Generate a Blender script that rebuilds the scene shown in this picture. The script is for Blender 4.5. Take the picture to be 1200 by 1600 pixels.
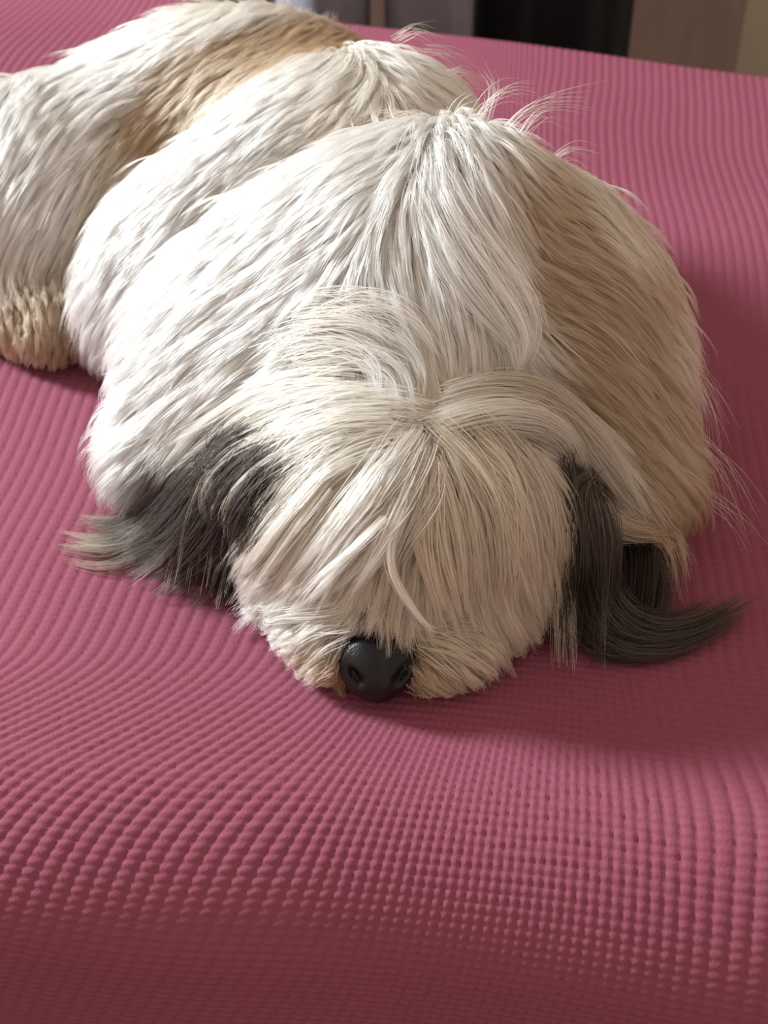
import bpy, math, random
import numpy as np
from mathutils import Vector, Matrix, kdtree

rng = np.random.default_rng(11)
random.seed(11)
scene = bpy.context.scene
for o in list(bpy.data.objects):
    bpy.data.objects.remove(o)

# ------------------------------------------------------------------ camera
F_PX, PITCH, CAM_H = 2200.0, math.atan(1895 / 2200), 0.42     # the lens in pixels of the 1200x1600 frame
cam_d = bpy.data.cameras.new('camera')
cam = bpy.data.objects.new('camera', cam_d)
scene.collection.objects.link(cam)
scene.camera = cam
cam.location = (0, 0, CAM_H)
cam.rotation_euler = (math.pi / 2 - PITCH, 0, 0)
cam_d.sensor_fit = 'HORIZONTAL'
cam_d.sensor_width = 36
cam_d.lens = 36 * F_PX / 1200
cam_d.clip_start = 0.01
cam_d.dof.use_dof = True
cam_d.dof.focus_distance = 0.56
cam_d.dof.aperture_fstop = 18

# ------------------------------------------------------------------ light
world = bpy.data.worlds.new('room_light')
scene.world = world
world.use_nodes = True
bg = world.node_tree.nodes['Background']
bg.inputs[0].default_value = (1.0, 0.80, 0.66, 1)
bg.inputs[1].default_value = 0.54


def area(name, loc, target, sx, sy, power, col):
    d = bpy.data.lights.new(name, 'AREA')
    d.shape = 'RECTANGLE'
    d.size, d.size_y, d.energy, d.color = sx, sy, power, col
    o = bpy.data.objects.new(name, d)
    o.location = loc
    o.rotation_euler = (Vector(target) - Vector(loc)).to_track_quat('-Z', 'Y').to_euler()
    scene.collection.objects.link(o)
    return o


# daylight of the window that the dog's shadow points away from, across the room
area('window_left_offscreen', (-2.10, 1.20, 1.23), (0, 0.5, 0.04), 0.40, 0.52, 109, (0.86, 0.95, 1.0))

scene.view_settings.view_transform = 'Standard'
scene.view_settings.look = 'None'
scene.view_settings.gamma = 1
scene.view_settings.exposure = 0.52
scene.view_settings.use_curve_mapping = False
scene.cycles_curves.shape = 'RIBBONS'
scene.cycles.max_bounces = 8
scene.cycles.transmission_bounces = 8

# ------------------------------------------------------------------ pixel helpers
SP, CP = math.sin(PITCH), math.cos(PITCH)


def ray(px, py):
    px = np.asarray(px, float)
    py = np.asarray(py, float)
    u, v = (px - 600) / F_PX, (py - 800) / F_PX
    d = np.stack([u, CP - v * SP, -SP - v * CP], -1)
    return d / np.linalg.norm(d, axis=-1, keepdims=True)


ORG = np.array([0, 0, CAM_H])


def P(px, py, h):
    """the point at height h that shows at this pixel"""
    d = ray(px, py)
    return ORG + d * ((h - CAM_H) / d[2])


# ------------------------------------------------------------------ materials
def mat(name):
    m = bpy.data.materials.new(name)
    m.use_nodes = True
    nt = m.node_tree
    return m, nt, nt.nodes['Principled BSDF']


def node(nt, typ, **kw):
    n = nt.nodes.new(typ)
    for k, v in kw.items():
        if k.startswith('i_'):
            key = k[2:]
            n.inputs[int(key) if key.isdigit() else key].default_value = v
        else:
            setattr(n, k, v)
    return n


def noise_mat(name, c1, c2, scale, rough, bump=0.0, stretch=(1, 1, 1), detail=4.0, sheen=0.0):
    m, nt, b = mat(name)
    tc = node(nt, 'ShaderNodeTexCoord')
    mp = node(nt, 'ShaderNodeMapping')
    mp.inputs['Scale'].default_value = stretch
    nz = node(nt, 'ShaderNodeTexNoise')
    nz.inputs['Scale'].default_value = scale
    nz.inputs['Detail'].default_value = detail
    rp = node(nt, 'ShaderNodeValToRGB')
    rp.color_ramp.elements[0].color = (*c1, 1)
    rp.color_ramp.elements[0].position = 0.3
    rp.color_ramp.elements[1].color = (*c2, 1)
    rp.color_ramp.elements[1].position = 0.7
    nt.links.new(tc.outputs['Object'], mp.inputs['Vector'])
    nt.links.new(mp.outputs['Vector'], nz.inputs['Vector'])
    nt.links.new(nz.outputs['Fac'], rp.inputs['Fac'])
    nt.links.new(rp.outputs['Color'], b.inputs['Base Color'])
    b.inputs['Roughness'].default_value = rough
    if sheen:
        b.inputs['Sheen Weight'].default_value = sheen
    if bump:
        bp = node(nt, 'ShaderNodeBump')
        bp.inputs['Strength'].default_value = bump
        bp.inputs['Distance'].default_value = 0.001
        nt.links.new(nz.outputs['Fac'], bp.inputs['Height'])
        nt.links.new(bp.outputs['Normal'], b.inputs['Normal'])
    return m


def fur_mat(name):
    m, nt, b = mat(name)
    at = node(nt, 'ShaderNodeAttribute', attribute_name='hair_color')
    nt.nodes.remove(b)
    out = nt.nodes['Material Output']
    h = node(nt, 'ShaderNodeBsdfHairPrincipled')
    h.model = 'CHIANG'
    h.parametrization = 'COLOR'
    h.inputs['Roughness'].default_value = 0.45
    h.inputs['Radial Roughness'].default_value = 0.6
    h.inputs['Coat'].default_value = 0.0
    h.inputs['IOR'].default_value = 1.40
    h.inputs['Random Roughness'].default_value = 0.1
    nt.links.new(at.outputs['Color'], h.inputs['Color'])
    d = node(nt, 'ShaderNodeBsdfDiffuse')
    nt.links.new(at.outputs['Color'], d.inputs['Color'])
    mx = node(nt, 'ShaderNodeMixShader')
    mx.inputs[0].default_value = FUR_DIFFUSE
    nt.links.new(h.outputs[0], mx.inputs[1])
    nt.links.new(d.outputs[0], mx.inputs[2])
    nt.links.new(mx.outputs[0], out.inputs['Surface'])
    return m


FUR_DIFFUSE = 0.35
N_COAT = 290000
M_FUR = fur_mat('dog_fur')
M_SKIN = noise_mat('dog_skin', (0.52, 0.46, 0.40), (0.66, 0.60, 0.52), 30, 0.9)
M_EAR = noise_mat('ear_skin', (0.05, 0.042, 0.036), (0.08, 0.065, 0.055), 60, 0.8)
M_BED = noise_mat('mattress_cloth', (0.5, 0.46, 0.42), (0.6, 0.56, 0.5), 40, 0.95)
M_WOOD = noise_mat('bed_wood', (0.10, 0.055, 0.03), (0.17, 0.10, 0.055), 6, 0.5, 0.2, (1, 8, 8))
M_FLOOR = noise_mat('floor_wood', (0.075, 0.045, 0.032), (0.12, 0.075, 0.052), 5, 0.5, 0.2, (1, 9, 1))
M_CAB = noise_mat('cabinet_wood', (0.145, 0.086, 0.064), (0.175, 0.107, 0.080), 7, 0.5, 0.15, (9, 9, 1))
M_WALL = noise_mat('wall_paint', (0.50, 0.43, 0.34), (0.55, 0.47, 0.37), 12, 0.9)
M_GREY = noise_mat('lavender_cloth', (0.22, 0.21, 0.255), (0.26, 0.25, 0.30), 60, 0.95, 0.2)
M_BLACK = noise_mat('black_cloth', (0.003, 0.0035, 0.005), (0.006, 0.0065, 0.009), 50, 1.0, 0.2)


def link(o, parent=None):
    scene.collection.objects.link(o)
    if parent is not None:
        o.parent = parent
    return o


def tag(o, label=None, cat=None, group=None, kind=None):
    for k, v in (('label', label), ('category', cat), ('group', group), ('kind', kind)):
        if v:
            o[k] = v
    return o


def mesh_obj(name, verts, faces, material, parent=None, smooth=True):
    me = bpy.data.meshes.new(name)
    verts = np.asarray(verts, np.float32)
    if isinstance(faces, np.ndarray):
        me.vertices.add(len(verts))
        me.vertices.foreach_set('co', verts.ravel())
        nf, k = faces.shape
        me.loops.add(nf * k)
        me.loops.foreach_set('vertex_index', faces.ravel().astype(np.int32))
        me.polygons.add(nf)
        me.polygons.foreach_set('loop_start', np.arange(0, nf * k, k, dtype=np.int32))
        me.update(calc_edges=True)
        me.validate()
    else:
        me.from_pydata([tuple(v) for v in verts], [], faces)
    if smooth:
        me.polygons.foreach_set('use_smooth', np.ones(len(me.polygons), bool))
    me.materials.append(material)
    return link(bpy.data.objects.new(name, me), parent)


def box(name, lo, hi, material, parent=None, bevel=0.0):
    x0, y0, z0 = lo
    x1, y1, z1 = hi
    v = [(x0, y0, z0), (x1, y0, z0), (x1, y1, z0), (x0, y1, z0), (x0, y0, z1), (x1, y0, z1), (x1, y1, z1), (x0, y1, z1)]
    f = [(0, 3, 2, 1), (4, 5, 6, 7), (0, 1, 5, 4), (1, 2, 6, 5), (2, 3, 7, 6), (3, 0, 4, 7)]
    o = mesh_obj(name, v, f, material, parent, smooth=False)
    if bevel:
        md = o.modifiers.new('round', 'BEVEL')
        md.width = bevel
        md.segments = 3
    return o


def smooth01(t):
    t = np.clip(t, 0, 1)
    return t * t * (3 - 2 * t)


# ------------------------------------------------------------------ the room
FLOOR_Z = -0.47
tag(box('floor', (-2.2, -0.6, FLOOR_Z - 0.05), (2.2, 2.0, FLOOR_Z), M_FLOOR), kind='structure')
tag(box('wall_back', (-2.2, 2.0, FLOOR_Z), (2.2, 2.1, 2.0), M_WALL), kind='structure')

# ------------------------------------------------------------------ the knitted cover
PX, PR = 0.0056, 0.0039          # stitch width and height
R_F, R_B = 0.055, 0.018          # roundings of the front and the back edge
XR = 0.40                        # finely knitted half width


def edge_front(x):
    return 0.280 - 0.12 * x + 0.004 * np.sin(x * 23 + 1)


def edge_back(x):
    return 1.064 - 0.327 * x


def swell(x, y):
    """the soft unevenness of the padding, plus one hump added for shade"""
    z = 0.006 * np.exp(-((x - 0.24) / 0.12) ** 2 - ((y - 0.745) / 0.05) ** 2)
    z += 0.004 * np.exp(-((x - 0.20) / 0.10) ** 2 - ((y - 0.31) / 0.03) ** 2)
    z += 0.022 * np.exp(-((x + 0.36) / 0.11) ** 2 - ((y - 0.98) / 0.14) ** 2)  # added hump off the left edge, tilts the back left into shade
    z += 0.0025 * np.sin(x * 14 + y * 9) * np.sin(y * 17 - x * 4)
    z -= 0.004 * np.exp(-((x - 0.0) / 0.16) ** 2 - ((y - 0.52) / 0.13) ** 2)
    return z


def make_cover():
    xs_f = np.arange(-XR, XR, 0.00095)
    xs_o = np.linspace(XR, 0.72, 34)
    xs = np.concatenate([-xs_o[::-1][:-1], xs_f, xs_o[:-1]])
    # v runs from the bottom hem of the front, over the top, to the hem behind
    front_drop, back_drop = 0.22, 0.16
    arc_f, arc_b = R_F * math.pi / 2, R_B * math.pi / 2
    v1 = np.linspace(0, front_drop, 40)[:-1]
    v2 = front_drop - 0.05 + np.arange(0, arc_f + 0.05, 0.0008)
    v1 = v1[v1 < front_drop - 0.05]
    n_top = 840
    t = np.linspace(0, 1, n_top)
    tt = t * 0.75 + 0.25 * t * t         # finer towards the camera
    nx = len(xs)
    X = np.broadcast_to(xs, (1, nx))
    yf, yb = edge_front(xs), edge_back(xs)
    rows = []                             # (arc, y, z, ny, nz, fine)
    for v in v1:
        rows.append((np.full(nx, v), yf, np.full(nx, -R_F - (front_drop - v)), -1, 0, 0))
    for v in v2:
        w = max(v - front_drop, 0)
        a = w / R_F
        if v < front_drop:
            rows.append((np.full(nx, v), yf, np.full(nx, -R_F - (front_drop - v)), -1, 0, min(1, (v - front_drop + 0.05) / 0.01)))
        else:
            rows.append((np.full(nx, v), yf + R_F - R_F * math.cos(a), np.full(nx, -R_F + R_F * math.sin(a)), -math.cos(a), math.sin(a), 1))
    base = front_drop + arc_f
    y0, y1 = yf + R_F, yb - R_B
    for s in tt[1:]:
        rows.append((base + (y1 - y0) * s, y0 + (y1 - y0) * s, np.zeros(nx), 0, 1, 1))
    base2 = base + (y1 - y0)
    for w in np.linspace(0, arc_b, 26)[1:]:
        a = w / R_B
        rows.append((base2 + w, y1 + R_B * math.sin(a), -R_B + R_B * np.full(nx, math.cos(a)), math.sin(a), math.cos(a), 1))
    for w in np.linspace(0, back_drop, 12)[1:]:
        rows.append((base2 + arc_b + w, yb + 0 * xs, np.full(nx, -R_B - w), 1, 0, 0))
    V = np.array([r[0] for r in rows])
    Y = np.array([r[1] + 0 * xs for r in rows])
    Z = np.array([r[2] for r in rows])
    NY = np.array([np.full(nx, r[3]) for r in rows])
    NZ = np.array([np.full(nx, r[4]) for r in rows])
    FI = np.array([np.full(nx, r[5]) for r in rows], float)
    X = np.broadcast_to(xs, Y.shape).copy()
    FI *= smooth01((XR - np.abs(X)) / 0.02)
    # sides roll down
    ov = np.clip(np.abs(X) - 0.66, 0, None)
    Z -= (ov / 0.06) ** 2 * 0.08
    Z += swell(X, Y) * NZ
    # the columns of stitches lean where the cover was pulled
    lean = 0.10 + 0.34 * smooth01((0.43 - Y) / 0.07) * smooth01((0.12 - X) / 0.16)
    lean += 0.05 * np.sin(Y * 21 + X * 6)
    dV = np.diff(V, axis=0, prepend=V[:1])
    S = np.cumsum(lean * dV, axis=0)
    S -= S[len(v1) + len(v2)][None, :] * 0
    U = (X - S) / (PX * (1 + 0.22 * smooth01((0.40 - Y) / 0.10))) + 0.06 * np.sin(V * 60 + X * 31)
    W = V / PR + 0.35 * np.sin(X * 13 + 0.7) + 0.10 * np.sin(X * 57)
    ci, ri = np.floor(U), np.floor(W)
    fu, fw = U - ci - 0.5, W - ri - 0.5
    jit = np.sin(ci * 127.1 + ri * 311.7) * 43758.5453
    jit = jit - np.floor(jit)
    # a stitch: a rounded bar across its column, fuller on one shoulder
    col = np.sqrt(np.clip(1 - (2 * fu) ** 2, 0, 1))
    fw2 = fw + 0.12 * (2 * fu) ** 2
    rowb = np.clip(np.cos(np.pi * fw2), 0, 1) ** 0.8
    front = smooth01((0.385 - Y - 0.12 * X) / 0.06)
    amp = 0.0009 + 0.0004 * front
    D = amp * (col * (0.60 - 0.08 * front) + col * rowb * (0.42 + 0.14 * front) * (0.85 + 0.3 * jit)) * FI
    Y += NY * D
    Z += NZ * D
    co = np.stack([X, Y, Z], -1).reshape(-1, 3)
    nr = len(rows)
    idx = np.arange(nr * nx).reshape(nr, nx)
    f = np.stack([idx[:-1, :-1], idx[:-1, 1:], idx[1:, 1:], idx[1:, :-1]], -1).reshape(-1, 4)
    # material: dyed yarn
    m, nt, b = mat('pink_knit')
    tc = node(nt, 'ShaderNodeTexCoord')
    nz = node(nt, 'ShaderNodeTexNoise', i_Scale=9.0, i_Detail=3.0)
    n2 = node(nt, 'ShaderNodeTexNoise', i_Scale=900.0, i_Detail=3.0)
    rp = node(nt, 'ShaderNodeValToRGB')
    rp.color_ramp.elements[0].color = (0.205, 0.055, 0.086, 1)
    rp.color_ramp.elements[1].color = (0.240, 0.067, 0.103, 1)
    for n in (nz, n2):
        nt.links.new(tc.outputs['Object'], n.inputs['Vector'])
    nt.links.new(nz.outputs['Fac'], rp.inputs['Fac'])
    nt.links.new(rp.outputs['Color'], b.inputs['Base Color'])
    b.inputs['Roughness'].default_value = 0.85
    b.inputs['Specular IOR Level'].default_value = 0.12
    bp = node(nt, 'ShaderNodeBump', i_Strength=0.5, i_Distance=0.0004)
    nt.links.new(n2.outputs['Fac'], bp.inputs['Height'])
    nt.links.new(bp.outputs['Normal'], b.inputs['Normal'])
    o = mesh_obj('knitted_cover', co, f, m)
    tag(o, 'bumpy pink knitted cover spread over the daybed under the sleeping dog', 'blanket')
    return o


make_cover()

# the daybed under the cover
bed = link(bpy.data.objects.new('daybed', None))
bed.location = (0, 0.65, FLOOR_Z)
bed.rotation_euler = (0, 0, math.radians(-11))
tag(bed, 'low wooden daybed hidden beneath the pink knitted cover', 'bed')
box('mattress', (-0.62, -0.27, 0.22), (0.62, 0.30, 0.455), M_BED, bed, 0.02)
box('frame', (-0.62, -0.26, 0.14), (0.62, 0.29, 0.225), M_WOOD, bed, 0.005)
for sx in (-1, 1):
    for sy in (-1, 1):
        box('leg', (sx * 0.57 - 0.03, sy * 0.22 - 0.03, 0), (sx * 0.57 + 0.03, sy * 0.22 + 0.03, 0.15), M_WOOD, bed, 0.004)


# ------------------------------------------------------------------ things behind the bed
def hanging(name, x0, x1, y, z0, z1, depth, folds, material, flare=0.0, seed=0):
    """a thick cloth hanging in soft folds, closed all round"""
    r = np.random.default_rng(seed)
    ph = r.uniform(0, 6.28, 4)
    nu, nv = 64, 26
    vs, fs = [], []
    for j in range(nv):
        t = j / (nv - 1)
        z = z0 + (z1 - z0) * t
        w = (x1 - x0) / 2 * (1 + flare * (1 - t))
        cx = (x0 + x1) / 2
        for i in range(nu):
            a = 2 * math.pi * i / nu
            ca, sa = math.cos(a), math.sin(a)
            ex = math.copysign(abs(ca) ** 0.55, ca)
            ey = math.copysign(abs(sa) ** 0.7, sa)
            fold = depth * 0.16 * (math.sin(ex * folds + ph[0] + t * 0.6) + 0.5 * math.sin(ex * folds * 2.3 + ph[1] - t))
            vs.append((cx + w * ex, y + depth * ey + fold * (0.4 + 0.6 * abs(sa)), z))
    for j in range(nv - 1):
        for i in range(nu):
            k = (i + 1) % nu
            fs.append((j * nu + i, j * nu + k, (j + 1) * nu + k, (j + 1) * nu + i))
    fs.append(tuple(range(nu))[::-1])
    fs.append(tuple(range((nv - 1) * nu, nv * nu)))
    return mesh_obj(name, vs, fs, material)


def at_y(px, py, Y):
    d = ray(px, py)
    return ORG + d * (Y / d[1])


YB = 1.30
gx = lambda px, Y: at_y(px, 40, Y)[0]
c = hanging('hanging_cloth', gx(601, YB), gx(734, YB), YB - 0.02, FLOOR_Z, 0.42, 0.05, 2, M_GREY, 0.0, 2)
tag(c, 'lavender-grey cloth hanging beside the black cloth behind the bed', 'cloth')
c = hanging('hanging_cloth', gx(438, YB), gx(578, YB), YB - 0.02, FLOOR_Z, 0.42, 0.05, 2, M_GREY, 0.02, 5)
tag(c, 'lavender-grey cloth hanging behind the back of the dog', 'cloth')
c = hanging('hanging_cloth', gx(745, YB), gx(990, YB), YB + 0.03, FLOOR_Z, 0.42, 0.06, 7, M_BLACK, 0.03, 8)
tag(c, 'wide black cloth hanging in faint folds behind the bed', 'cloth')
cab = link(bpy.data.objects.new('cabinet', None))
yc = 1.70
cab.location = (gx(1080, yc), yc, FLOOR_Z)
tag(cab, 'plain brown wooden cabinet standing behind the bed beside the black cloth', 'cabinet')
cw = gx(1166, yc) - gx(1080, yc)
box('body', (-0.62, 0.02, 0.06), (cw, 0.285, 1.3), M_CAB, cab, 0.003)
box('door', (-0.60, 0.0, 0.10), (cw - 0.004, 0.02, 1.28), M_CAB, cab, 0.002)
box('plinth', (-0.60, 0.05, 0.0), (cw - 0.02, 0.27, 0.062), M_WOOD, cab)

# ------------------------------------------------------------------ the dog: a soft solid
PRIMS = []


def ell(c, r, rz=0.0, rx=0.0, ry=0.0, k=0.03):
    R = (Matrix.Rotation(rz, 3, 'Z') @ Matrix.Rotation(ry, 3, 'Y') @ Matrix.Rotation(rx, 3, 'X'))
    PRIMS.append(('e', np.array(c, float), np.array(r, float), np.array(R), k))


def cone(a, b, ra, rb, k=0.02):
    PRIMS.append(('c', np.array(a, float), np.array(b, float), (ra, rb), k))


def sd_one(pr, p):
    if pr[0] == 'e':
        q = (p - pr[1]) @ pr[3]
        r = pr[2]
        k0 = np.linalg.norm(q / r, axis=-1)
        k1 = np.linalg.norm(q / (r * r), axis=-1)
        return np.where(k0 < 1e-6, -r.min(), k0 * (k0 - 1) / np.maximum(k1, 1e-9))
    a, b = pr[1], pr[2]
    ra, rb = pr[3]
    ab = b - a
    t = np.clip(((p - a) @ ab) / (ab @ ab), 0, 1)
    return np.linalg.norm(p - a - t[..., None] * ab, axis=-1) - (ra + (rb - ra) * t)


def sdf(p, prims=None):
    d = None
    for pr in (PRIMS if prims is None else prims):
        e = sd_one(pr, p)
        if d is None:
            d = e
        else:
            k = pr[4]
            h = np.maximum(k - np.abs(d - e), 0) / k
            d = np.minimum(d, e) - h * h * k * 0.25
    return d


def grad(p, e=0.0015, prims=None):
    g = np.stack([sdf(p + np.eye(3)[i] * e, prims) - sdf(p - np.eye(3)[i] * e, prims) for i in range(3)], -1)
    return g / np.maximum(np.linalg.norm(g, axis=-1, keepdims=True), 1e-9)


# chest and shoulders, a dome behind the head
ell((-0.006, 0.530, 0.050), (0.092, 0.056, 0.092), rz=-0.05)
ell((0.028, 0.540, 0.092), (0.056, 0.052, 0.062), k=0.035)
ell((0.073, 0.540, 0.047), (0.054, 0.056, 0.086), ry=-0.12, k=0.010)         # the flank in shade
cone((0.080, 0.525, 0.045), (0.112, 0.478, 0.024), 0.042, 0.020, k=0.035)    # near foreleg, elbow out
cone((-0.070, 0.520, 0.045), (-0.098, 0.494, 0.026), 0.042, 0.020, k=0.04)   # other foreleg
# the trunk behind, curling round
ell((-0.058, 0.626, 0.050), (0.094, 0.046, 0.068), rz=0.30, ry=-0.34, k=0.008)
ell((-0.010, 0.646, 0.080), (0.060, 0.046, 0.064), k=0.035)
# haunch and rump
ell((-0.190, 0.690, 0.046), (0.086, 0.064, 0.058), rz=0.1, k=0.008)
ell((-0.072, 0.718, 0.066), (0.098, 0.048, 0.070), rz=-0.15, k=0.035)
cone((-0.215, 0.650, 0.026), (-0.172, 0.614, 0.020), 0.026, 0.018, k=0.012)  # hind foot
# neck and head
cone((0.005, 0.500, 0.062), (0.004, 0.455, 0.048), 0.048, 0.042, k=0.03)
ell((0.006, 0.445, 0.038), (0.062, 0.048, 0.038), k=0.03)
cone((0.002, 0.425, 0.034), (-0.002, 0.392, 0.019), 0.034, 0.015, k=0.02)    # muzzle
ell((-0.026, 0.420, 0.014), (0.024, 0.016, 0.012), rz=-0.3, k=0.015)         # lips
ell((0.030, 0.412, 0.013), (0.028, 0.016, 0.011), rz=0.2, k=0.015)
ell((-0.017, 0.394, 0.012), (0.017, 0.016, 0.011), k=0.012)
ell((0.018, 0.391, 0.011), (0.020, 0.016, 0.010), k=0.012)


def surface_nets(lo, hi, h, fn):
    n = [int((hi[i] - lo[i]) / h) + 1 for i in range(3)]
    ax = [lo[i] + h * np.arange(n[i]) for i in range(3)]
    g = np.stack(np.meshgrid(*ax, indexing='ij'), -1)
    Fv = fn(g)
    s = Fv < 0
    cnt = np.zeros([k - 1 for k in n])
    acc = np.zeros([k - 1 for k in n] + [3])
    sl = lambda o, a: slice(o, n[a] - 1 + o)
    for a in range(3):
        b, c2 = [i for i in range(3) if i != a]
        for ob in (0, 1):
            for oc in (0, 1):
                i0, i1 = [0, 0, 0], [0, 0, 0]
                i0[b] = i1[b] = ob
                i0[c2] = i1[c2] = oc
                i1[a] = 1
                A = tuple(sl(i0[k], k) for k in range(3))
                B = tuple(sl(i1[k], k) for k in range(3))
                f0, f1 = Fv[A], Fv[B]
                cr = s[A] != s[B]
                t = np.where(cr, f0 / np.where(cr, f0 - f1, 1), 0)
                cnt += cr
                acc += np.where(cr[..., None], g[A] + t[..., None] * (g[B] - g[A]), 0)
    act = cnt > 0
    vid = -np.ones(act.shape, int)
    vid[act] = np.arange(act.sum())
    verts = acc[act] / cnt[act][:, None]
    quads = []
    for a in range(3):
        b, c2 = (a + 1) % 3, (a + 2) % 3
        A, B = [slice(1, n[k] - 1) for k in range(3)], [slice(1, n[k] - 1) for k in range(3)]
        A[a] = slice(0, n[a] - 1)
        B[a] = slice(1, n[a])
        s0, s1 = s[tuple(A)], s[tuple(B)]
        w = np.argwhere(s0 != s1)
        flip = s0[s0 != s1]
        off = np.ones(3, int)
        off[a] = 0
        w = w + off
        q = []
        for (ob, oc) in ((0, 0), (1, 0), (1, 1), (0, 1)):
            o2 = np.zeros(3, int)
            o2[b] = ob - 1
            o2[c2] = oc - 1
            k = w + o2
            q.append(vid[k[:, 0], k[:, 1], k[:, 2]])
        q = np.stack(q, 1)
        q[~flip] = q[~flip][:, ::-1]
        quads.append(q)
    return verts, np.concatenate(quads)


bv, bf = surface_nets((-0.33, 0.33, -0.03), (0.22, 0.82, 0.20), 0.004, lambda p: np.maximum(sdf(p), swell(p[..., 0], p[..., 1]) + 0.0016 - p[..., 2]))
dog = mesh_obj('dog', bv, bf, M_SKIN)
tag(dog, 'shaggy white and cream dog with dark ears asleep on the pink cover', 'dog')


EARS = []


def trace(px, py, prims=None):
    """where the pixel's ray meets the dog"""
    d = ray(px, py)
    p = np.broadcast_to(ORG, d.shape) + d * 0.25
    for _ in range(90):
        s = np.minimum(sdf(p, prims), p[..., 2] + 0.0)
        for e in EARS:
            s = np.minimum(s, sd_one(e, p))
        s = s * 0.8
        p = p + d * np.maximum(s, 0)[..., None]
    return p

# ------------------------------------------------------------------ fur
W = (0.845, 0.83, 0.795)
CR = (0.80, 0.73, 0.62)
TN = (0.52, 0.37, 0.23)
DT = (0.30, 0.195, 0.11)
BR = (0.20, 0.14, 0.10)
GY = (0.046, 0.034, 0.027)
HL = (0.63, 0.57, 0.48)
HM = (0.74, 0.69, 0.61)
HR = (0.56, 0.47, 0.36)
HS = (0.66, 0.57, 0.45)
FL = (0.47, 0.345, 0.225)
BK = (0.018, 0.013, 0.010)
NP = 9                                   # points of a strand


class Fur:
    def __init__(self):
        self.p, self.c, self.r = [], [], []

    def add(self, pts, col, rad):
        self.p.append(pts.astype(np.float32))
        self.c.append(col.astype(np.float32))
        self.r.append(rad.astype(np.float32))

    def build(self, name, parent, label=None):
        p, c, r = np.concatenate(self.p), np.concatenate(self.c), np.concatenate(self.r)
        n, k = p.shape[:2]
        cu = bpy.data.hair_curves.new(name)
        cu.add_curves([k] * n)
        cu.attributes['position'].data.foreach_set('vector', p.ravel())
        ra = cu.attributes.get('radius') or cu.attributes.new('radius', 'FLOAT', 'POINT')
        ra.data.foreach_set('value', r.ravel())
        ca = cu.attributes.new('hair_color', 'FLOAT_COLOR', 'POINT')
        ca.data.foreach_set('color', np.concatenate([c, np.ones((n, k, 1), np.float32)], -1).ravel())
        cu.materials.append(M_FUR)
        o = link(bpy.data.objects.new(name, cu), parent)
        if label:
            o['label'] = label
        return o


T = np.linspace(0, 1, NP)


def taper(n, r0, tip=0.25):
    prof = np.interp(T, [0, 0.15, 0.6, 1], [0.8, 1, 0.85, tip])
    return r0 * prof[None, :] * rng.uniform(0.75, 1.25, (n, 1))


def densify(poly, n):
    poly = np.asarray(poly, float)
    s = np.concatenate([[0], np.cumsum(np.linalg.norm(np.diff(poly[:, :2], axis=0), axis=1))])
    q = np.linspace(0, s[-1], n)
    # smooth the corners: a Catmull-Rom through the points
    m = np.gradient(poly, s, axis=0)
    i = np.clip(np.searchsorted(s, q, 'right') - 1, 0, len(s) - 2)
    h = (s[i + 1] - s[i])[:, None]
    t = ((q - s[i])[:, None]) / h
    return ((2 * t ** 3 - 3 * t ** 2 + 1) * poly[i] + (t ** 3 - 2 * t ** 2 + t) * h * m[i]
            + (-2 * t ** 3 + 3 * t ** 2) * poly[i + 1] + (t ** 3 - t ** 2) * h * m[i + 1])


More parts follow.
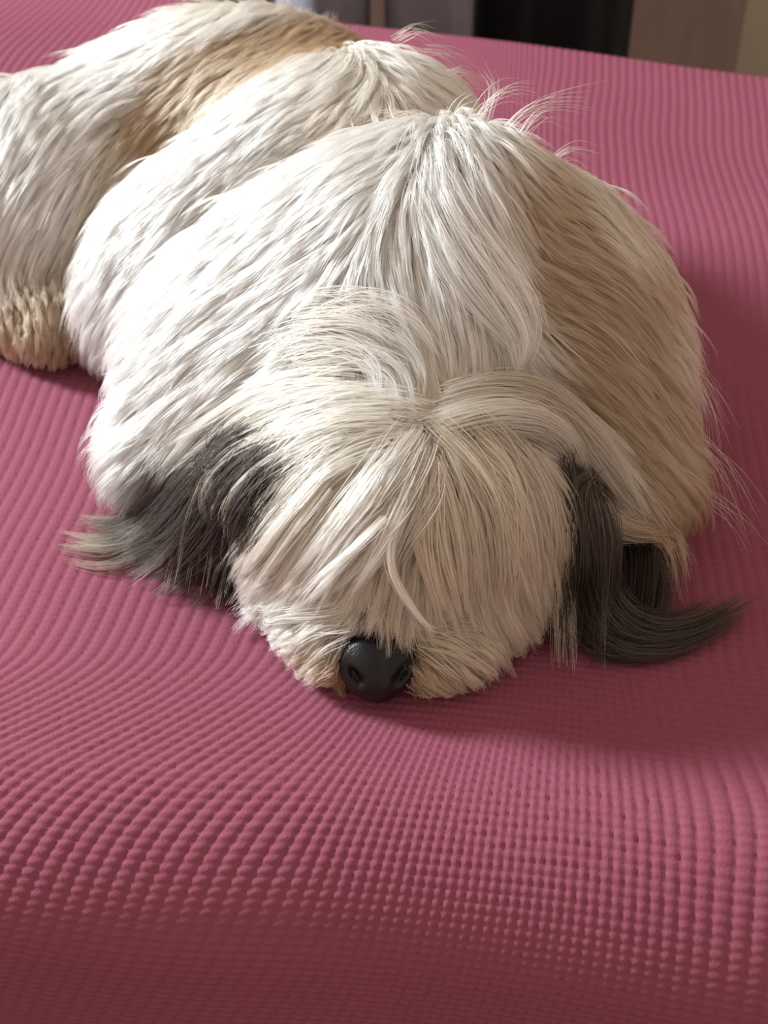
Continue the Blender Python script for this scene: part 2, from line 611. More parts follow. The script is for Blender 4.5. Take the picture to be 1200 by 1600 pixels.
# how the coat lies: strokes along the hair
STROKES = [
    # rump
    [(420, 20), (300, 60), (160, 110), (40, 190)], [(330, 90), (200, 160), (90, 260), (30, 380)],
    [(250, 220), (160, 310), (90, 420)], [(60, 130), (10, 220)], [(130, 240), (60, 330), (10, 420)],
    [(500, 30), (420, 60), (320, 110), (260, 170)],
    # hind foot
    [(20, 440), (60, 500), (90, 560)], [(100, 440), (80, 520), (50, 560)],
    # trunk
    [(620, 70), (520, 120), (400, 190), (300, 270)], [(560, 140), (440, 210), (330, 300), (240, 400)],
    [(480, 230), (370, 300), (260, 420), (180, 530)], [(300, 260), (200, 340), (150, 450), (130, 560)],
    [(640, 60), (700, 110), (730, 150)], [(600, 100), (660, 140), (700, 160)], [(350, 340), (240, 450), (170, 570)],
    # chest and shoulders, away from the camera's right to the window side
    [(700, 200), (600, 230), (500, 300), (420, 370)], [(640, 280), (520, 340), (400, 420), (290, 520)],
    [(600, 340), (480, 420), (350, 490), (230, 600)], [(420, 370), (320, 450), (230, 550), (170, 650)],
    [(560, 420), (440, 490), (330, 560), (220, 660)], [(330, 560), (240, 640), (170, 720), (140, 800)],
    [(250, 600), (180, 660), (135, 730)], [(430, 560), (330, 610), (250, 690), (200, 770)],
    # middle of the shoulders, towards the head
    [(690, 230), (720, 330), (770, 430), (800, 520)], [(650, 290), (690, 400), (740, 500), (770, 580)],
    [(620, 340), (640, 430), (650, 500), (690, 590)], [(560, 440), (620, 480), (655, 560), (650, 640)],
    [(540, 480), (480, 540), (400, 590)], [(600, 520), (640, 570), (660, 640)], [(740, 230), (770, 300), (790, 380)],
    # shoulder on the shaded side
    [(780, 200), (840, 230), (900, 290), (950, 370)], [(800, 300), (870, 340), (940, 400), (1000, 480)],
    [(800, 400), (890, 400), (970, 460), (1040, 560)], [(810, 470), (900, 470), (990, 550), (1060, 660)],
    [(800, 540), (890, 560), (980, 640), (1060, 740)], [(820, 590), (920, 640), (1020, 740), (1090, 820)],
    [(1040, 560), (1080, 680), (1120, 790)], [(960, 560), (1040, 680), (1100, 800)],
    # back of the neck
    [(700, 560), (680, 620), (675, 660)], [(760, 560), (730, 620), (690, 660)], [(600, 600), (640, 640)],
    # head, parted on the crown
    [(660, 680), (560, 670), (450, 700), (340, 760)], [(650, 690), (560, 720), (470, 790), (400, 880)],
    [(650, 710), (590, 770), (530, 850), (470, 920)], [(650, 730), (620, 800), (590, 870), (560, 930)],
    [(560, 640), (440, 660), (330, 710), (260, 780)], [(500, 610), (380, 640), (280, 720), (200, 800)],
    [(660, 740), (650, 820), (640, 900), (630, 950)], [(680, 720), (720, 790), (740, 880), (730, 960)],
    [(690, 700), (770, 760), (810, 860), (820, 970)], [(690, 680), (790, 690), (870, 770), (890, 900)],
    [(720, 650), (820, 640), (920, 700), (990, 790)], [(860, 800), (880, 900), (890, 1010)],
    [(400, 760), (330, 850), (300, 930)], [(480, 880), (420, 940), (380, 970)],
    # muzzle
    [(590, 950), (530, 970), (450, 1000), (400, 1030)], [(570, 990), (510, 1020), (460, 1050)],
    [(640, 970), (700, 1000), (770, 1050)], [(660, 1020), (710, 1050), (740, 1080)], [(600, 930), (598, 970), (596, 1000)],
    [(500, 940), (440, 970), (390, 1000)], [(740, 960), (790, 1010), (820, 1050)],
]
fp, ft = [], []
for s in STROKES:
    q = densify(s, 10)
    h = trace(q[:, 0], q[:, 1])
    good = sdf(h) < 0.004
    tan = np.gradient(h, axis=0)
    tan /= np.maximum(np.linalg.norm(tan, axis=1, keepdims=True), 1e-9)
    fp.append(h[good])
    ft.append(tan[good])
fp, ft = np.concatenate(fp), np.concatenate(ft)

# the colours of the coat: (x, y, root, tip, length, lift, thickness)
SW = [
    (150, 200, W, W, .042, .2, 1), (60, 230, W, W, .042, .2, 1), (220, 130, W, W, .040, .2, 1), (120, 110, W, W, .04, .2, 1), (310, 50, CR, W, .04, .2, 1),
    (110, 290, W, W, .04, .2, 1), (40, 340, W, W, .034, .2, 1), (180, 160, W, W, .04, .2, 1), (20, 180, W, W, .04, .2, 1), (560, 190, CR, CR, .024, .2, .6), (500, 232, CR, W, .024, .2, .7), (400, 312, CR, W, .024, .2, .7),
    (60, 420, TN, CR, .018, .4, .8), (10, 430, TN, CR, .018, .4, .8), (100, 150, W, W, .042, .3, 1), (200, 90, W, W, .040, .3, 1), (60, 300, W, W, .036, .2, 1), (20, 370, CR, CR, .028, .25, 1),
    (400, 30, CR, W, .038, .3, 1), (520, 40, CR, CR, .034, .15, 1), (420, 70, TN, TN, .030, .2, .8), (330, 110, TN, TN, .028, .2, .6),
    (290, 145, TN, TN, .026, .2, .5), (255, 190, TN, TN, .028, .2, .7), (210, 250, TN, CR, .030, .25, .8), (490, 75, TN, TN, .030, .2, .8),
    (170, 330, TN, CR, .034, .25, .9), (120, 420, TN, CR, .03, .3, .9), (560, 60, CR, CR, .034, .15, 1), (380, 95, TN, TN, .03, .2, .7),
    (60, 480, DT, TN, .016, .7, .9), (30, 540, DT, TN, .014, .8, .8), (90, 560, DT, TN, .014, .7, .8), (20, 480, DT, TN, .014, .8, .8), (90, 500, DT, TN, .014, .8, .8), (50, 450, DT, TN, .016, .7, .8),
    (600, 110, CR, W, .036, .15, 1), (450, 180, W, W, .04, .3, 1), (320, 280, W, W, .042, .3, 1), (230, 400, W, W, .042, .3, 1), (160, 520, W, W, .04, .35, 1),
    (690, 120, CR, CR, .034, .2, 1), (580, 185, CR, CR, .03, .3, .8), (480, 240, CR, W, .03, .3, .9),
    (650, 240, W, W, .04, .35, 1), (500, 340, W, W, .042, .3, 1), (350, 470, W, W, .044, .3, 1), (220, 620, W, W, .044, .4, 1), (160, 740, W, CR, .04, .5, 1),
    (600, 400, W, W, .044, .3, 1), (720, 350, W, W, .046, .35, 1), (760, 480, CR, W, .044, .35, 1), (450, 560, W, W, .044, .35, 1),
    (560, 550, CR, W, .042, .35, 1), (650, 560, CR, CR, .036, .35, 1), (690, 620, CR, CR, .03, .3, .8), (740, 590, CR, CR, .03, .3, .8),
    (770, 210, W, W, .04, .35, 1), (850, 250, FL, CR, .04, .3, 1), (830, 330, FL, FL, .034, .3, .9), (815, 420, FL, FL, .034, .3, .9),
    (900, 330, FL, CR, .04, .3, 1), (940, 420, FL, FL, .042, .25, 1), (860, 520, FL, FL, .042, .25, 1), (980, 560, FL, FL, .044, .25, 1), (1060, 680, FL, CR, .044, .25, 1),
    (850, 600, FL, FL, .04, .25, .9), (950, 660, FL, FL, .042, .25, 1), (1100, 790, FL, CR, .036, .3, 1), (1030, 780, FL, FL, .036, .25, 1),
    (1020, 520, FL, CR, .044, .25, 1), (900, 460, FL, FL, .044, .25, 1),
    (660, 680, HL, HM, .036, .3, .9), (560, 680, HL, HM, .046, .3, 1), (450, 700, HL, HM, .040, .3, 1), (380, 640, CR, W, .046, .35, 1),
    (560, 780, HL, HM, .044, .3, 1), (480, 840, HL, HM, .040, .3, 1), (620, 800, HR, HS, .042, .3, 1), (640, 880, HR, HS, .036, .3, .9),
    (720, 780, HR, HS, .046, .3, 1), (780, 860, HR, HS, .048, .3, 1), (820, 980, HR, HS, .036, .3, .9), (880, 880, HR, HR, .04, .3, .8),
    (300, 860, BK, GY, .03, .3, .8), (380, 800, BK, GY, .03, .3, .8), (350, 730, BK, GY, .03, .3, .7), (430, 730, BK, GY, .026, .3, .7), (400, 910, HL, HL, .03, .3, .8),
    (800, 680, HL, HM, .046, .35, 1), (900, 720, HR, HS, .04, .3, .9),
    (560, 940, CR, HM, .016, .3, .7), (470, 980, CR, W, .03, .4, .9), (440, 1020, CR, W, .026, .4, .9), (510, 1030, TN, CR, .016, .35, .7),
    (600, 970, GY, BR, .007, .3, .5), (590, 930, HR, HM, .012, .3, .6), (540, 1000, GY, BR, .007, .3, .5), (650, 1000, HR, HS, .014, .3, .6),
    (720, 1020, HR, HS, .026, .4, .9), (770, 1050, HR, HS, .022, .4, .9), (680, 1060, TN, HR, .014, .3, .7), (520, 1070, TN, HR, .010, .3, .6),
    (620, 1085, TN, TN, .008, .3, .6),
]
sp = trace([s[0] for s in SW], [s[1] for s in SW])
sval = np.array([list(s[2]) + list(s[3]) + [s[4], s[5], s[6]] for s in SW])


def idw(q, pts, val, power=4, eps=0.006, chunk=4000):
    out = np.empty((len(q), val.shape[1]))
    for i in range(0, len(q), chunk):
        d2 = ((q[i:i + chunk, None, :] - pts[None]) ** 2).sum(-1) + eps * eps
        w = d2 ** (-power / 2)
        out[i:i + chunk] = (w @ val) / w.sum(1, keepdims=True)
    return out


def flow(p, n):
    t = idw(p, fp, ft, 4, 0.010)
    t = t - (t * n).sum(1, keepdims=True) * n
    return t / np.maximum(np.linalg.norm(t, axis=1, keepdims=True), 1e-6)


def grow(root, val, layer):
    """strands that leave the skin and lie along the coat"""
    n = grad(root)
    L = 0.85 * val[:, 6:7] * rng.uniform(0.75, 1.25, (len(root), 1))
    lift = val[:, 7:8]
    wob = rng.normal(0, 1, (len(root), 3))
    p, pts = root.copy(), [root.copy()]
    d = None
    for k in range(1, NP):
        t = k / (NP - 1)
        n = grad(p)
        f = flow(p, n)
        want = f + n * (lift * 2.2 * (1 - t) ** 2 - 0.10 * t) + wob * 0.11 + np.array([0, 0, -0.18]) * t
        want /= np.linalg.norm(want, axis=1, keepdims=True)
        d = want if d is None else d * 0.5 + want * 0.5
        d /= np.linalg.norm(d, axis=1, keepdims=True)
        p = p + d * L / (NP - 1)
        need = (0.0015 + 0.0070 * layer * val[:, 8] * min(1, t * 2.2) ** 0.7)
        s = sdf(p)
        n = grad(p)
        p = p + n * (np.clip(need - s, 0, 0.004))[:, None]
        p[:, 2] = np.maximum(p[:, 2], 0.003 + 0.002 * layer)
        pts.append(p.copy())
    return np.stack(pts, 1)


def nearest(q, pts):
    kd = kdtree.KDTree(len(pts))
    for i, v in enumerate(pts):
        kd.insert(v, i)
    kd.balance()
    return np.fromiter((kd.find(v)[1] for v in q), int, len(q))


def coat(fur, n_hair, per_lock, radius, clump):
    tri = np.concatenate([bf[:, [0, 1, 2]], bf[:, [0, 2, 3]]])
    a, b, c2 = bv[tri[:, 0]], bv[tri[:, 1]], bv[tri[:, 2]]
    ar = np.linalg.norm(np.cross(b - a, c2 - a), axis=1)
    cen = (a + b + c2) / 3
    nr = grad(cen)
    vis = ((ORG - cen) * nr).sum(1) > -0.06
    ar *= np.where(vis, 1.0, 0.3) * (cen[:, 2] > 0.006)
    ar *= np.where(cen[:, 1] < 0.43, 1.7, 1.0) * (np.linalg.norm(cen - NOSE, axis=1) > 0.017)
    pick = rng.choice(len(tri), n_hair, p=ar / ar.sum())
    u, v = rng.random((2, n_hair, 1))
    sw = (u + v) > 1
    u, v = np.where(sw, 1 - u, u), np.where(sw, 1 - v, v)
    root = a[pick] + u * (b[pick] - a[pick]) + v * (c2[pick] - a[pick])
    ng = n_hair // per_lock
    g = root[:ng].copy()
    gv = idw(g, sp, sval, 6, 0.006)
    G = grow(g, gv, rng.uniform(0.45, 1.1, ng))
    # bigger locks draw the small ones together
    nb = ng // 12
    bi = nearest(g, g[:nb])
    headness = smooth01((0.490 - g[:, 1]) / 0.03)
    pull = (0.15 + 0.2 * headness)[:, None, None] * smooth01((T - 0.1) / 0.9)[None, :, None]
    G = G + pull * ((G[bi] + (g - g[bi])[:, None, :] * 0.35) - G)
    gi = nearest(root, g)
    off = root - g[gi]
    cl = clump * (0.40 + 0.6 * headness[gi]) * rng.uniform(0.7, 1.1, n_hair)
    sh = (1 - cl[:, None] * smooth01(T / 0.85)[None, :])[..., None]
    ln = rng.uniform(0.72, 1.05, n_hair)
    # shorter strands stop earlier on their lock
    tq = T[None, :] * ln[:, None] * (NP - 1)
    i0 = np.clip(tq.astype(int), 0, NP - 2)
    fr = (tq - i0)[..., None]
    Gc = G[gi]
    r_ = np.arange(n_hair)[:, None]
    pts = Gc[r_, i0] * (1 - fr) + Gc[r_, i0 + 1] * fr + off[:, None, :] * sh
    ph = rng.uniform(0, 6.28, (n_hair, 3))
    am = rng.uniform(0.0002, 0.0009, (n_hair, 1, 1)) * T[None, :, None] ** 1.3
    stray = (rng.random(n_hair) < 0.05)[:, None, None] * 2.5 + 1
    pts += am * stray * np.sin(T[None, :, None] * rng.uniform(2, 7, (n_hair, 1, 1)) + ph[:, None, :])
    q = pts.reshape(-1, 3)
    s = sdf(q)
    bad = s < 0.0006
    if bad.any():
        q[bad] += grad(q[bad]) * (0.0006 - s[bad])[:, None]
    q[:, 2] = np.maximum(q[:, 2], 0.0015)
    pts = q.reshape(pts.shape)
    pts[:, 0] = root - nr[pick] * 0.001
    hv = idw(root, sp, sval, 6, 0.006)
    lockv = rng.uniform(0.93, 1.04, ng)[gi][:, None, None]
    col = hv[:, None, 0:3] * (1 - T[None, :, None]) + hv[:, None, 3:6] * T[None, :, None]
    fur.add(pts, np.clip(col * lockv, 0, 0.93), taper(n_hair, radius))


def fan(fur, A, B, n_lock, per, c0, c1, width=0.0035, tipw=0.0012, radius=0.00016, jit=10, ln=(0.75, 1.05), curl=0.0, mid=None, cvar=0.20, power=1.0, start=0.0):
    """a sheet of locks between two drawn edges; each edge is (x, y, height over the coat)"""
    A, B = densify(A, NP), densify(B, NP)
    Q = []
    for k in range(n_lock):
        s = ((k + rng.uniform(0.1, 0.9)) / n_lock) ** power
        q = A * (1 - s) + B * s
        amp = rng.normal(0, jit, 2)
        q[:, :2] += amp * np.linspace(0.5, 1, NP)[:, None] + rng.normal(0, jit * 0.6, 2) * np.sin(T * rng.uniform(2, 6) + rng.uniform(0, 6))[:, None]
        l0 = rng.uniform(0, start)
        q = densify(q, NP * 3)[int(NP * 3 * l0): max(6, int(NP * 3 * min(1, rng.uniform(*ln))))]
        Q.append(densify(q, NP))
    Q = np.array(Q)
    H = trace(Q[..., 0].ravel(), Q[..., 1].ravel())
    Nn = grad(H)
    Nn[:, 2] = np.maximum(Nn[:, 2], 0.2)
    Nn /= np.linalg.norm(Nn, axis=1, keepdims=True)
    Nn[sdf(H) > 0.004] = (0, -0.3, 0.95)
    H, Nn = H.reshape(Q.shape), Nn.reshape(Q.shape)
    for k in range(n_lock):
        g = H[k] + Nn[k] * (np.maximum(Q[k, :, 2:3], 0.0015) * rng.uniform(0.6, 1.2))
        for _ in range(2):
            g[1:-1] = 0.25 * g[:-2] + 0.5 * g[1:-1] + 0.25 * g[2:]
        m = int(per * rng.uniform(0.7, 1.3))
        off = rng.normal(0, 1, (m, 3)) * width * rng.uniform(0.6, 1.3)
        sh = (1 - T) + T * tipw / width
        sh = sh * np.interp(T, [0, 0.2, 1], [0.8, 1, 1])
        tt = T[None, :] * rng.uniform(0.75, 1.0, (m, 1)) * (NP - 1)
        i0 = np.clip(tt.astype(int), 0, NP - 2)
        fr = (tt - i0)[..., None]
        pts = g[i0] * (1 - fr) + g[i0 + 1] * fr + off[:, None, :] * sh[None, :, None]
        pts += 0.0007 * T[None, :, None] * np.sin(T[None, :, None] * rng.uniform(2, 6, (m, 1, 1)) + rng.uniform(0, 6.28, (m, 1, 3)))
        if curl:
            pts[..., 2] += curl * T[None, :] ** 2
        pts[..., 2] = np.maximum(pts[..., 2], 0.0012)
        cv = rng.uniform(1 - cvar, 1 + cvar)
        if mid is None:
            col = np.array(c0)[None, :] * (1 - T[:, None]) + np.array(c1)[None, :] * T[:, None]
        else:
            col = np.stack([np.interp(T, [0, 0.5, 1], [c0[j], mid[j], c1[j]]) for j in range(3)], -1)
        fur.add(pts, np.clip(np.broadcast_to(col * cv, pts.shape) * rng.uniform(0.92, 1.06, (m, 1, 1)), 0, 0.93), taper(m, radius))


# ------------------------------------------------------------------ nose
NOSE = P(590, 1050, 0.0162) + np.array([0, 0.004, 0])


def make_nose():
    c = NOSE
    nu, nv = 40, 28
    vs, fs = [], []
    for j in range(nv + 1):
        th = math.pi * j / nv
        for i in range(nu):
            ph = 2 * math.pi * i / nu
            x, y, z = math.sin(th) * math.cos(ph), -math.cos(th), math.sin(th) * math.sin(ph)
            X, Yy, Z = 0.0158 * x, 0.0120 * y, 0.0150 * z
            X *= 1.0 + 0.10 * z                                   # broader above
            Z -= 0.0018 * math.exp(-(x / 0.16) ** 2) * max(-y, 0)   # groove below the tip
            Yy += 0.0012 * math.exp(-(x / 0.10) ** 2) * max(-y, 0) * (1 if z < 0.3 else 0.3)
            for sx in (-1, 1):                                     # nostrils
                dx, dz = x * sx - 0.56, z + 0.10
                dx, dz = dx * 0.88 - dz * 0.47, dx * 0.47 + dz * 0.88      # slanted commas
                e = (dx / 0.13) ** 2 + (dz / 0.26) ** 2
                if y < 0.2:
                    Yy += 0.0050 * math.exp(-e * e)
            vs.append((X, Yy, Z))
    for j in range(nv):
        for i in range(nu):
            k = (i + 1) % nu
            fs.append((j * nu + i, j * nu + k, (j + 1) * nu + k, (j + 1) * nu + i))
    m, nt, b = mat('nose_leather')
    tc = node(nt, 'ShaderNodeTexCoord')
    vo = node(nt, 'ShaderNodeTexVoronoi', i_Scale=900.0)
    bp = node(nt, 'ShaderNodeBump', i_Strength=0.35, i_Distance=0.0003)
    nt.links.new(tc.outputs['Object'], vo.inputs['Vector'])
    nt.links.new(vo.outputs['Distance'], bp.inputs['Height'])
    nt.links.new(bp.outputs['Normal'], b.inputs['Normal'])
    b.inputs['Base Color'].default_value = (0.005, 0.0045, 0.005, 1)
    b.inputs['Roughness'].default_value = 0.36
    b.inputs['Specular IOR Level'].default_value = 0.3
    o = mesh_obj('nose', vs, fs, m, dog)
    o.location = c
    o.rotation_euler = (-0.45, 0, 0.05)
    o['label'] = 'moist black nose leather'
    return o


make_nose()


# ------------------------------------------------------------------ ears
def make_ear(a, b, r, label):
    a, b = np.array(a), np.array(b)
    ax = Vector(b - a).normalized()
    side = ax.cross(Vector((0, -0.5, 1))).normalized()
    up = side.cross(ax)
    R = np.array([list(ax), list(side), list(up)]).T
    e = ('e', (a + b) / 2, np.array([np.linalg.norm(b - a) / 2, r, 0.0045]), R, 0.01)
    lo, hi = np.minimum(a, b) - r - 0.01, np.maximum(a, b) + r + 0.01
    v, f = surface_nets(lo, hi, 0.002, lambda p: sd_one(e, p))
    o = mesh_obj('ear', v, f, M_EAR, dog)
    o['label'] = label
    return o, e


ear_w, e1 = make_ear(trace(400, 740) + [0, 0.004, -0.004], P(260, 880, 0.008), 0.018, 'dark shaggy ear on the window side')
ear_s, e2 = make_ear(trace(830, 760) + [0, 0.004, -0.004], P(930, 950, 0.010), 0.018, 'dark shaggy ear hanging over the cheek in shade')
EARS += [e1, e2]

fw_ = Fur()
# dark ear hair on the lit side, spreading over the cover
fan(fw_, [(400, 690, .010), (290, 750, .012), (200, 830, .010), (105, 815, .006)], [(470, 740, .010), (420, 840, .012), (370, 930, .008), (330, 970, .003)],
    80, 60, BK, GY, 0.0040, 0.0016, jit=11, mid=(0.022, 0.016, 0.012))
fan(fw_, [(380, 690, .014), (290, 780, .014), (210, 850, .012), (130, 870, .005)], [(440, 740, .014), (370, 860, .012), (310, 930, .008), (280, 950, .003)],
    34, 36, BK, (0.055, 0.041, 0.032), 0.0026, 0.0010, jit=14)
fan(fw_, [(250, 800, .006), (180, 830, .006), (110, 815, .005)], [(260, 860, .005), (170, 880, .004), (75, 862, .003)], 16, 36, GY, (0.30, 0.23, 0.165), 0.0030, 0.0010, jit=7)
fw_.build('ear_fur', ear_w)

fs_ = Fur()
fan(fs_, [(850, 730, .010), (880, 830, .012), (880, 950, .010), (850, 1030, .003)], [(930, 760, .010), (1010, 840, .013), (1030, 940, .010), (1010, 1030, .003)],
    70, 60, BK, BK, 0.0040, 0.0018, jit=8, mid=(0.035, 0.027, 0.023))
fan(fs_, [(930, 880, .010), (960, 970, .008), (1040, 990, .006), (1165, 930, .010)], [(900, 930, .008), (920, 1020, .004), (1010, 1035, .003), (1170, 965, .006)],
    26, 60, BK, GY, 0.0035, 0.0012, jit=6, mid=(0.04, 0.032, 0.028))
fan(fs_, [(870, 760, .014), (900, 860, .014), (900, 980, .010), (900, 1035, .003)], [(900, 750, .014), (960, 850, .014), (960, 960, .010), (970, 1035, .003)],
    18, 26, GY, (0.10, 0.075, 0.06), 0.0024, 0.0009, jit=10)
fs_.build('ear_fur', ear_s)

# ------------------------------------------------------------------ the coat
fc = Fur()
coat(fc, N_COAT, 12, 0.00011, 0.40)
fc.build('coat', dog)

fh = Fur()
# pale head hair combed over the lit ear
fan(fh, [(660, 655, .008), (540, 630, .010), (440, 650, .012), (350, 700, .012)], [(645, 695, .008), (560, 730, .012), (490, 800, .014), (440, 900, .010)],
    40, 40, HL, HM, 0.0036, 0.0010, jit=14, start=0.4)
fan(fh, [(600, 610, .008), (480, 600, .010), (370, 620, .012), (270, 690, .012), (240, 760, .008)], [(600, 640, .008), (480, 650, .012), (380, 680, .014), (280, 730, .012), (250, 830, .008)],
    16, 34, CR, HM, 0.0026, 0.0008, jit=10, start=0.4)
# thin strands straying across the dark ear
fan(fh, [(480, 690, .014), (400, 715, .018), (345, 790, .019), (325, 920, .012)], [(500, 730, .014), (440, 770, .019), (400, 850, .019), (355, 960, .008)],
    20, 11, HL, HM, 0.0008, 0.0005, jit=15, ln=(0.9, 1.1))
fan(fh, [(430, 680, .014), (340, 725, .018), (270, 800, .017), (240, 900, .010)], [(470, 700, .014), (400, 745, .018), (330, 830, .018), (300, 945, .010)],
    12, 9, HL, (0.40, 0.35, 0.3), 0.0007, 0.0004, jit=15, ln=(0.9, 1.1))
fan(fh, [(520, 760, .012), (460, 820, .016), (410, 880, .014), (350, 960, .006)], [(540, 780, .012), (490, 850, .016), (450, 900, .014), (400, 950, .006)],
    14, 26, HM, HL, 0.0014, 0.0006, jit=12)
# fringe over the eyes
fan(fh, [(640, 700, .010), (570, 780, .014), (500, 860, .014), (450, 920, .010)], [(655, 720, .010), (640, 790, .014), (610, 860, .014), (590, 920, .008)],
    40, 44, HL, HM, 0.0030, 0.0009, jit=13, start=0.35)
fan(fh, [(600, 800, .016), (560, 850, .018), (520, 890, .016), (490, 930, .010)], [(630, 800, .016), (605, 860, .018), (585, 900, .016), (565, 940, .010)],
    12, 26, HM, W, 0.0014, 0.0005, jit=10)
fan(fh, [(650, 740, .012), (625, 830, .016), (650, 900, .014), (670, 985, .010)], [(680, 740, .012), (690, 830, .016), (700, 900, .014), (715, 985, .010)],
    9, 26, HR, HS, 0.0016, 0.0005, jit=10)
fan(fh, [(620, 800, .014), (605, 860, .018), (630, 920, .016), (660, 990, .012)], [(625, 800, .014), (612, 860, .018), (640, 925, .016), (668, 995, .012)],
    2, 40, HM, W, 0.0014, 0.0005, jit=3)
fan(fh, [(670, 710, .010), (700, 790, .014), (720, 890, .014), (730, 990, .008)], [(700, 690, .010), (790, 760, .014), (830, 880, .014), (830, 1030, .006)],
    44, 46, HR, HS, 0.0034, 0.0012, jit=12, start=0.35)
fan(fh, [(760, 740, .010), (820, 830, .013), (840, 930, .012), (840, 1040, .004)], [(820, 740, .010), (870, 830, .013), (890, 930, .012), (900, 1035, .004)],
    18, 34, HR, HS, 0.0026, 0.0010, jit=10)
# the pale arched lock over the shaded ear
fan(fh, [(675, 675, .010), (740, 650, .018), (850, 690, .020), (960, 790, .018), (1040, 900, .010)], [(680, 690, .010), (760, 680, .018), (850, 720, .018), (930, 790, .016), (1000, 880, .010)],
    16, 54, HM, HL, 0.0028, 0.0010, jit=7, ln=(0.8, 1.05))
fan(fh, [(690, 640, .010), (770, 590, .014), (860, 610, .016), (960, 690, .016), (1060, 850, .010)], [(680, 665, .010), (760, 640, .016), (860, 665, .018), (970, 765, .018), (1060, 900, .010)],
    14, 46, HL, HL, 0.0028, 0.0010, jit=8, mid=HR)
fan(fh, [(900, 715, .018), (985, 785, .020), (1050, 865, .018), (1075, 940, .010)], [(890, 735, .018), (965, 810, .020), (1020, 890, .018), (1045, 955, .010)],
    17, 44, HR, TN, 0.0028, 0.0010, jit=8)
# the curl of neck hair that falls towards the crown
fan(fh, [(450, 520, .006), (540, 480, .012), (630, 500, .014), (660, 570, .012), (645, 650, .008)], [(430, 600, .006), (510, 580, .010), (570, 590, .012), (600, 630, .012), (600, 670, .008)],
    17, 40, CR, W, 0.0036, 0.0012, jit=18, start=0.3)
fan(fh, [(690, 250, .006), (730, 350, .010), (790, 440, .014), (820, 520, .014), (790, 580, .010)], [(640, 300, .006), (680, 420, .010), (740, 510, .014), (780, 570, .014), (750, 620, .010)],
    16, 50, W, W, 0.0032, 0.0010, jit=10, start=0.2)
fh.build('head_locks', dog)

def wisp(fur, pts, n, width, col, radius=0.00010):
    """a few loose hairs through given points in space"""
    g = densify(np.asarray(pts, float) * 1000, NP) / 1000
    for _ in range(n):
        o = rng.normal(0, width, 3)
        sp_ = rng.normal(0, width * 2.2, 3)
        p = g + o + sp_ * T[:, None] ** 1.5
        fur.add(p[None], np.broadcast_to(np.array(col), (1, NP, 3)), taper(1, radius))


fl = Fur()
for pts in ([(725, 205), (755, 160), (795, 135), (830, 140)], [(770, 215), (815, 170), (870, 150), (920, 150)], [(800, 220), (840, 175), (885, 175)],
            [(760, 180), (770, 140), (755, 110)], [(840, 260), (890, 225), (930, 235)], [(700, 190), (720, 160), (745, 150)]):
    wisp(fl, [at_y(x, y + 8, 0.553) for x, y in pts], 12, 0.0013, CR)
for pts in ([(660, 80), (690, 85), (725, 110)], [(690, 115), (725, 110), (760, 140)], [(620, 60), (650, 45), (680, 55)]):
    wisp(fl, [at_y(x, y, 0.650) for x, y in pts], 14, 0.0016, CR)
for k in range(15):                       # loose hairs bridging the fold behind the shoulders
    f = k / 14
    x, y = 615 - 235 * f, 195 + 150 * f
    h = 0.152 - 0.026 * f
    a = rng.uniform(-14, 14)
    wisp(fl, [P(x + 18, y + 22, h), P(x + 2 + a * 0.4, y - 6, h + 0.003), P(x - 8 + a, y - rng.uniform(25, 48), h + 0.001)], 7, 0.0005, W)
for pts in ([(950, 350, .53), (1000, 420, .53), (1040, 500, .52)], [(1020, 480, .52), (1075, 560, .51), (1115, 640, .50)], [(1060, 560, .51), (1110, 640, .50), (1125, 700, .49)],
            [(1080, 680, .49), (1130, 740, .48), (1150, 800, .47)], [(1090, 760, .475), (1140, 800, .47), (1155, 830, .465)]):
    wisp(fl, [at_y(*q) for q in pts], 16, 0.0024, HS)
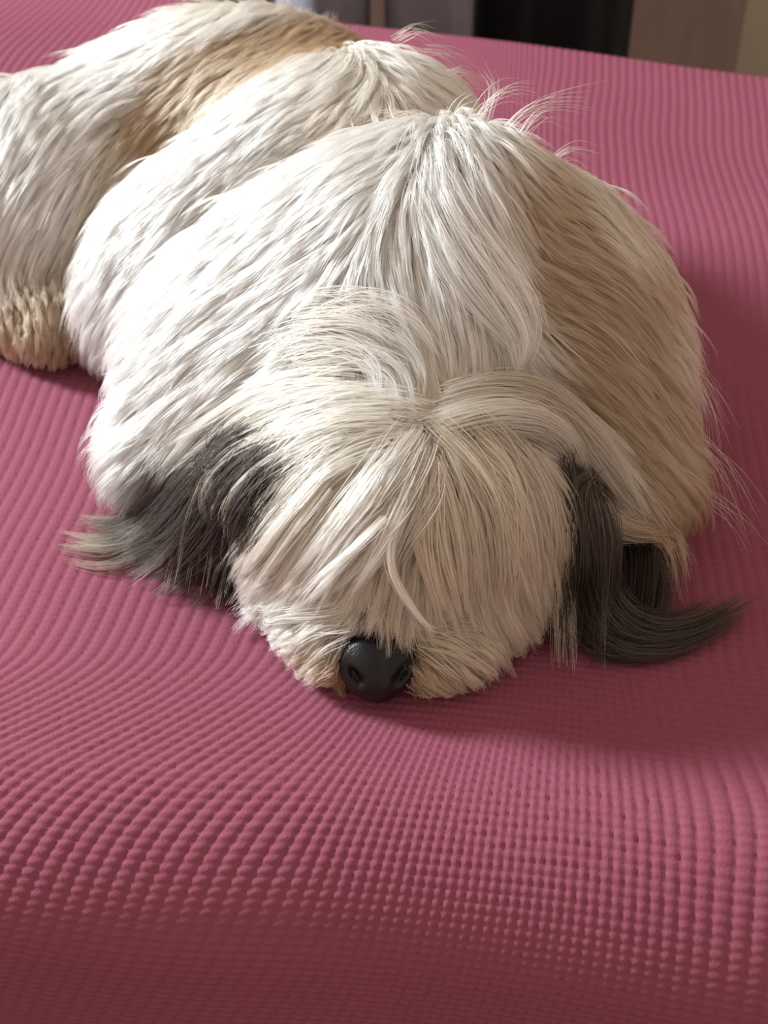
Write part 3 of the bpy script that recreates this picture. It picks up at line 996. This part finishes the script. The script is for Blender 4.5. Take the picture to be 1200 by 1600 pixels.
fl.build('loose_hair', dog)

fm = Fur()
# beard and lips
fan(fm, [(560, 935, .004), (500, 945, .010), (440, 975, .012), (395, 1020, .005)], [(545, 990, .003), (510, 1010, .006), (485, 1040, .006), (470, 1060, .003)],
    24, 40, HL, HM, 0.0024, 0.0008, jit=6)
fan(fm, [(540, 925, .006), (470, 935, .010), (400, 955, .010), (350, 985, .004)], [(540, 945, .006), (470, 960, .012), (410, 980, .012), (390, 1015, .006)],
    12, 40, HM, W, 0.0024, 0.0008, jit=6)
fan(fm, [(500, 1010, .004), (470, 1030, .006), (470, 1060, .003)], [(530, 1040, .003), (510, 1060, .004), (525, 1085, .002)], 10, 34, TN, HL, 0.0020, 0.0008, jit=4)
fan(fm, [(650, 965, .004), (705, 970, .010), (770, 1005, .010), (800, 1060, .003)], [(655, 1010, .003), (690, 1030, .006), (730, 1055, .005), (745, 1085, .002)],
    24, 40, HR, HS, 0.0024, 0.0008, jit=6)
fan(fm, [(655, 1030, .003), (680, 1050, .004), (700, 1085, .002)], [(650, 1060, .003), (660, 1075, .003), (660, 1100, .001)], 8, 30, TN, HR, 0.0020, 0.0008, jit=4)
fan(fm, [(540, 985, .002), (520, 1015, .004), (500, 1050, .004)], [(535, 1040, .002), (530, 1070, .003), (545, 1098, .001)], 14, 30, GY, TN, 0.0018, 0.0007, jit=4)
fan(fm, [(640, 985, .002), (665, 1010, .004), (690, 1050, .004)], [(640, 1050, .002), (655, 1075, .003), (640, 1100, .001)], 14, 30, GY, TN, 0.0018, 0.0007, jit=4)
fan(fm, [(550, 950, .003), (545, 975, .004), (540, 1000, .003)], [(630, 950, .003), (636, 975, .004), (640, 1000, .003)], 14, 26, GY, (0.10, 0.085, 0.075), 0.0018, 0.0007, jit=4)
# pale wisps on the bridge of the nose
fan(fm, [(600, 930, .004), (580, 955, .007), (570, 985, .007)], [(625, 930, .004), (645, 950, .010), (660, 980, .008)], 9, 26, GY, HM, 0.0014, 0.0005, jit=4)
fm.build('beard', dog)
